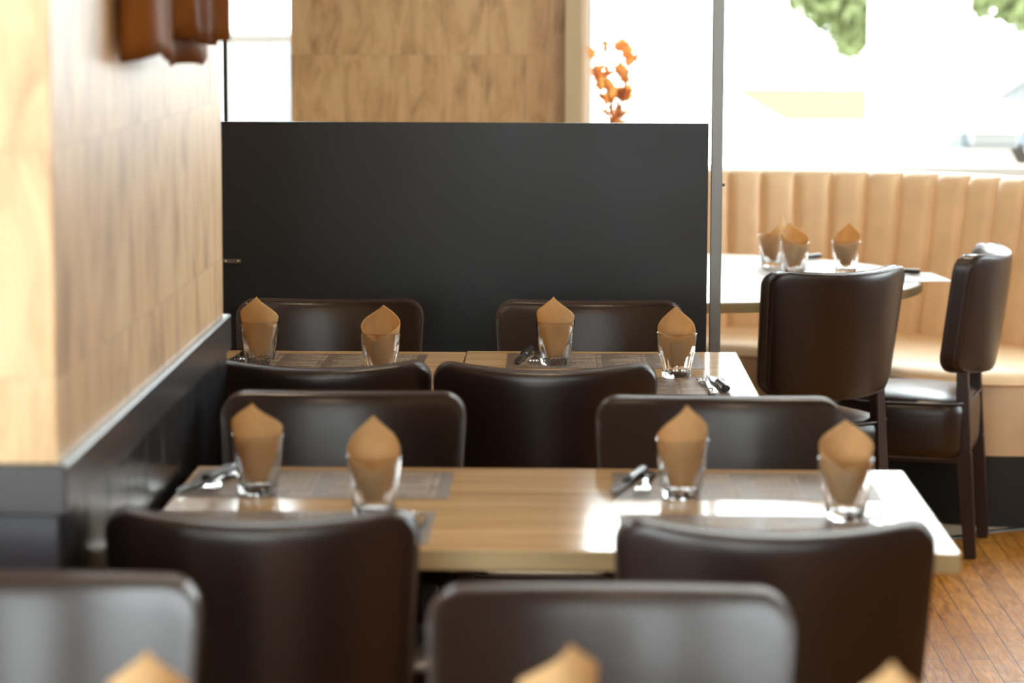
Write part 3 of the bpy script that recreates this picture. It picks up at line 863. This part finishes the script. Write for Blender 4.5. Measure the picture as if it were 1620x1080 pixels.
for s in range(9):
    a = rnd.uniform(-1, 1); top = Vector((a * .085 - .015, rnd.uniform(-.04, .0), rnd.uniform(.32, .45)))
    pts = catmull([(0, 0, .10), (top.x * .3, top.y * .3, .2), tuple(top)], 6)
    bm = bmesh.new(); tube(bm, pts, .0022, 6); st = bm_obj('twig', bm, M['stem'], vz)
    for q in range(6):
        p = pts[min(len(pts) - 1, 4 + q * 2)]; sz = rnd.uniform(.036, .056)
        shape = [(0, 0), (.45, .35), (.30, .55), (.62, .8), (.30, .85), (0, 1.3), (-.30, .85), (-.62, .8), (-.30, .55), (-.45, .35)]
        rot = Matrix.Rotation(rnd.uniform(0, 2 * PI), 3, 'Z') @ Matrix.Rotation(rnd.uniform(.3, 1.5), 3, 'X')
        vs_ = [p + rot @ Vector((sx_ * sz, sy_ * sz, .25 * sz * math.sin(sy_ * 2))) for sx_, sy_ in shape]
        cen = p + rot @ Vector((0, .6 * sz, .003))
        mesh_obj('leaf', vs_ + [cen], [(i, (i + 1) % 10, 10) for i in range(10)], M['leaf_o'], st)

# ---------------------------------------------------------------- outdoors
M['asphalt'] = mat('pale_paving', (.42, .42, .41), .8)
v = mapped(M['asphalt']); base(M['asphalt'], mix(M['asphalt'], noise(M['asphalt'], v, 3, 5), (.38, .38, .37), (.47, .47, .46)))
M['grass'] = mat('grass', (.22, .30, .05), 1.0, spec=0.0)
v = mapped(M['grass']); base(M['grass'], mix(M['grass'], noise(M['grass'], v, 1.5, 6), (.080, .092, .044), (.115, .125, .066)))
M['car_white'] = mat('white_car_paint', (.78, .79, .80), .2, spec=.6)
M['car_glass'] = mat('tinted_car_glass', (.16, .19, .22), .08, spec=.7)
M['tyre'] = mat('tyre_rubber', (.02, .02, .02), .8)
M['facade'] = mat('white_render', (.80, .80, .78), .8)
M['foliage'] = mat('tree_foliage', (.10, .19, .035), .7)
m = M['foliage']; v = mapped(m); base(m, mix(m, noise(m, v, 2.5, 4), (.055, .085, .03), (.30, .33, .13)))
M['bark'] = mat('tree_bark', (.12, .085, .055), .9)
g_ = box('ground_outside', -60, 60, 9.43, 120, -.2, -.1, M['asphalt']); struct(g_)
g_ = box('lawn', 2.9, 9, 36.5, 51, -.1, -.08, M['grass']); tag(g_, kind='stuff')

def car(root):
    # side profile (x forward = -X), z
    prof = [(-1.95, .35), (-1.98, .55), (-1.90, .78), (-1.55, .88), (-1.05, .97), (-.85, 1.00), (-.30, 1.38), (.10, 1.50), (.75, 1.51), (1.35, 1.44), (1.80, 1.05), (1.95, .98), (2.02, .70), (1.98, .38), (1.6, .25), (-1.6, .25)]
    verts, faces = [], []; Wc = .88
    layers = [(-Wc + .10, .96), (-Wc, .985), (-Wc, 1), (Wc, 1), (Wc, .985), (Wc - .10, .96)]
    n = len(prof)
    for yy, s in layers:
        for x, z in prof:
            cab = max(0, (z - .98)) / .53
            yv = yy * (1 - .17 * cab)
            verts.append((x * s, yv, .25 + (z - .25) * s))
    for i in range(len(layers) - 1):
        for k in range(n): faces.append((i * n + k, i * n + (k + 1) % n, (i + 1) * n + (k + 1) % n, (i + 1) * n + k))
    faces += [tuple(range(n)), tuple(range((len(layers) - 1) * n, len(layers) * n))]
    mesh_obj('car_body', verts, faces, M['car_white'], root, angle=40)
    def wy(z): return Wc * (1 - .17 * max(0, (z - .98)) / .53) + .004
    for s in (-1, 1):
        for poly in ([(-.70, 1.03), (-.22, 1.36), (.08, 1.43), (.10, 1.03)], [(.17, 1.03), (.15, 1.44), (.75, 1.45), (.95, 1.40), (1.00, 1.03)], [(1.08, 1.04), (1.04, 1.38), (1.28, 1.36), (1.55, 1.08)]):
            a = [(x, s * wy(z), z) for x, z in poly]; b = [(x, s * (wy(z) - .03), z) for x, z in poly]; k = len(poly)
            mesh_obj('side_window', a + b, [tuple(range(k)), tuple(range(k, 2 * k))] + [(i, (i + 1) % k, k + (i + 1) % k, k + i) for i in range(k)], M['car_glass'], root, smooth=False)
        bm = bmesh.new(); add_box(bm, -.62, -.40, s * .97 - .10, s * .97 + .10, 1.09, 1.23, .035, 3)
        for v_ in bm.verts:
            if v_.co.z < 1.06: v_.co.x += (.0)
        mr = bm_obj('wing_mirror', bm, M['car_white'], root)
        box('mirror_underside', -.61, -.41, s * .97 - .09, s * .97 + .09, 1.04, 1.135, M['car_glass'], mr, .025)
        bm = bmesh.new(); beam(bm, (-.36, s * .84, .97), (-.43, s * .93, 1.08), (.05, .04), (.05, .04)); bm_obj('mirror_arm', bm, M['tyre'], mr)
    for nm, (xa, za), (xb, zb) in (('windscreen', (-.80, 1.045), (-.33, 1.375)), ('rear_window', (1.78, 1.09), (1.40, 1.40))):
        o_ = .012; d = -1 if nm == 'windscreen' else 1
        ya, yb = wy(za) - .09, wy(zb) - .09
        f_ = [(xa + d * o_, -ya, za), (xa + d * o_, ya, za), (xb + d * o_, yb, zb + o_), (xb + d * o_, -yb, zb + o_)]
        b_ = [(x - d * .03, y_, z_ - .02) for x, y_, z_ in f_]
        mesh_obj(nm, f_ + b_, [(0, 1, 2, 3), (4, 5, 6, 7), (0, 1, 5, 4), (1, 2, 6, 5), (2, 3, 7, 6), (3, 0, 4, 7)], M['car_glass'], root, smooth=False)
    for xx in (-1.25, 1.25):
        for s in (-1, 1):
            bm = bmesh.new(); tube(bm, [(xx, s * .72, .31), (xx, s * .90, .31)], .31, 28); wl = bm_obj('wheel', bm, M['tyre'], root)
            bm = bmesh.new(); tube(bm, [(xx, s * .89, .31), (xx, s * .905, .31)], .19, 20); bm_obj('hub_cap', bm, M['steel'], wl)
    for s in (-1, 1):
        box('headlamp', -1.93, -1.70, s * .70 - .14, s * .70 + .14, .70, .80, M['chrome'], root, .02)
        box('tail_lamp', 1.90, 2.005, s * .72 - .10, s * .72 + .10, .80, .94, M['leaf_o'], root, .02)
c1 = car(empty('parked_car')); c1 = [o for o in bpy.data.objects if o.name == 'parked_car'][0]
c1.location = (2.22, 11.95, -.1); c1.rotation_euler = (0, 0, 0)
tag(c1, 'white car outside the window at the right, its wing mirror in view', 'car', 'parked white cars')
c2 = copy_tree(c1); c2.location = (-1.95, 12.1, -.1)
tag(c2, 'white car outside behind the steel post, sloping rear end in view', 'car', 'parked white cars')

bd = empty('building', (0, 0, 0), 0, 'white building across the street seen through the big window', 'building')
box('facade', -14, 5.2, 60, 64, -.1, 9, M['facade'], bd)
for xx in (-9, -5.5, -2, 2.2, 4.0):
    for zz in (.9, 4.6): box('window', xx - .55, xx + .55, 59.95, 60.05, zz, zz + 1.6, M['car_glass'], bd, .01)
pl_ = box('exterior_pillar', 1.60, 2.08, 14.2, 14.7, -.1, 3.4, M['facade'], bev=.02)
tag(pl_, 'white square pillar outside between the two trees', 'pillar')

def tree(x, y, h, crowns, label, seed, lean):
    rnd = random.Random(seed)
    t = empty('leafy_tree', (x, y, -.1), 0, label, 'tree', 'trees outside the window')
    bm = bmesh.new(); tube(bm, [(lean, 0, 0), (lean * .8, 0, h * .4), (0, 0, h * .65)], [.14, .10, .05], 10); bm_obj('trunk', bm, M['bark'], t)
    verts, faces = [], []
    for cx_, cy_, cz_, r_ in crowns:
        for _ in range(int(6000 * r_ * r_)):
            d = Vector((rnd.gauss(0, 1), rnd.gauss(0, 1), rnd.gauss(0, 1))).normalized() * r_ * rnd.uniform(.55, 1.05)
            p = Vector((cx_, cy_, cz_)) + d; s = rnd.uniform(.05, .11)
            u_ = Vector((rnd.gauss(0, 1), rnd.gauss(0, 1), rnd.gauss(0, 1))).normalized(); w_ = u_.orthogonal().normalized(); k = len(verts)
            verts += [p - u_ * s, p + w_ * s * .5, p + u_ * s, p - w_ * s * .5]; faces.append((k, k + 1, k + 2, k + 3))
    mesh_obj('foliage', verts, faces, M['foliage'], t, smooth=False)
tree(2.55, 26, 4.6, [(.0, 0, 2.0, .62), (.22, .2, 1.75, .55), (-.1, 0, 2.6, .7), (.3, .2, 2.7, .7), (.12, 0, 1.22, .14)], 'green tree outside at the left of the white pillar', 3, .75)
tree(3.95, 24, 4.4, [(-.15, 0, 1.95, .5), (.1, .1, 1.62, .28), (.35, .1, 2.0, .45), (.3, 0, 2.8, .9), (-.35, 0, 2.7, .7)], 'green tree outside at the right edge of the picture', 4, -.8)

# ---------------------------------------------------------------- added warm ceiling spots, out of view, to warm the napkins
for i, (x, y) in enumerate([(-.1, 2.4), (-.1, 5.6), (.8, 7.6), (2.2, 4.2)]):
    dl = empty('added_downlight', (x, y, 2.74), 0, ['added warm spot out of view above the nearest table', 'added warm spot out of view above the far row of tables', 'added warm spot out of view above the round table', 'added warm spot out of view above the aisle'][i], 'fill lamp', 'added ceiling spots')
    lathe('added_spot_ring', [(.045, .0), (.06, -.006), (.06, .008), (.045, .008)], 32, M['steel'], dl, cap=False)
    lo = light('added_warm_light', 'AREA', (0, 0, -.004), (0, 0, 0), 10, (.08, .08), (1, .78, .52)); lo.parent = dl
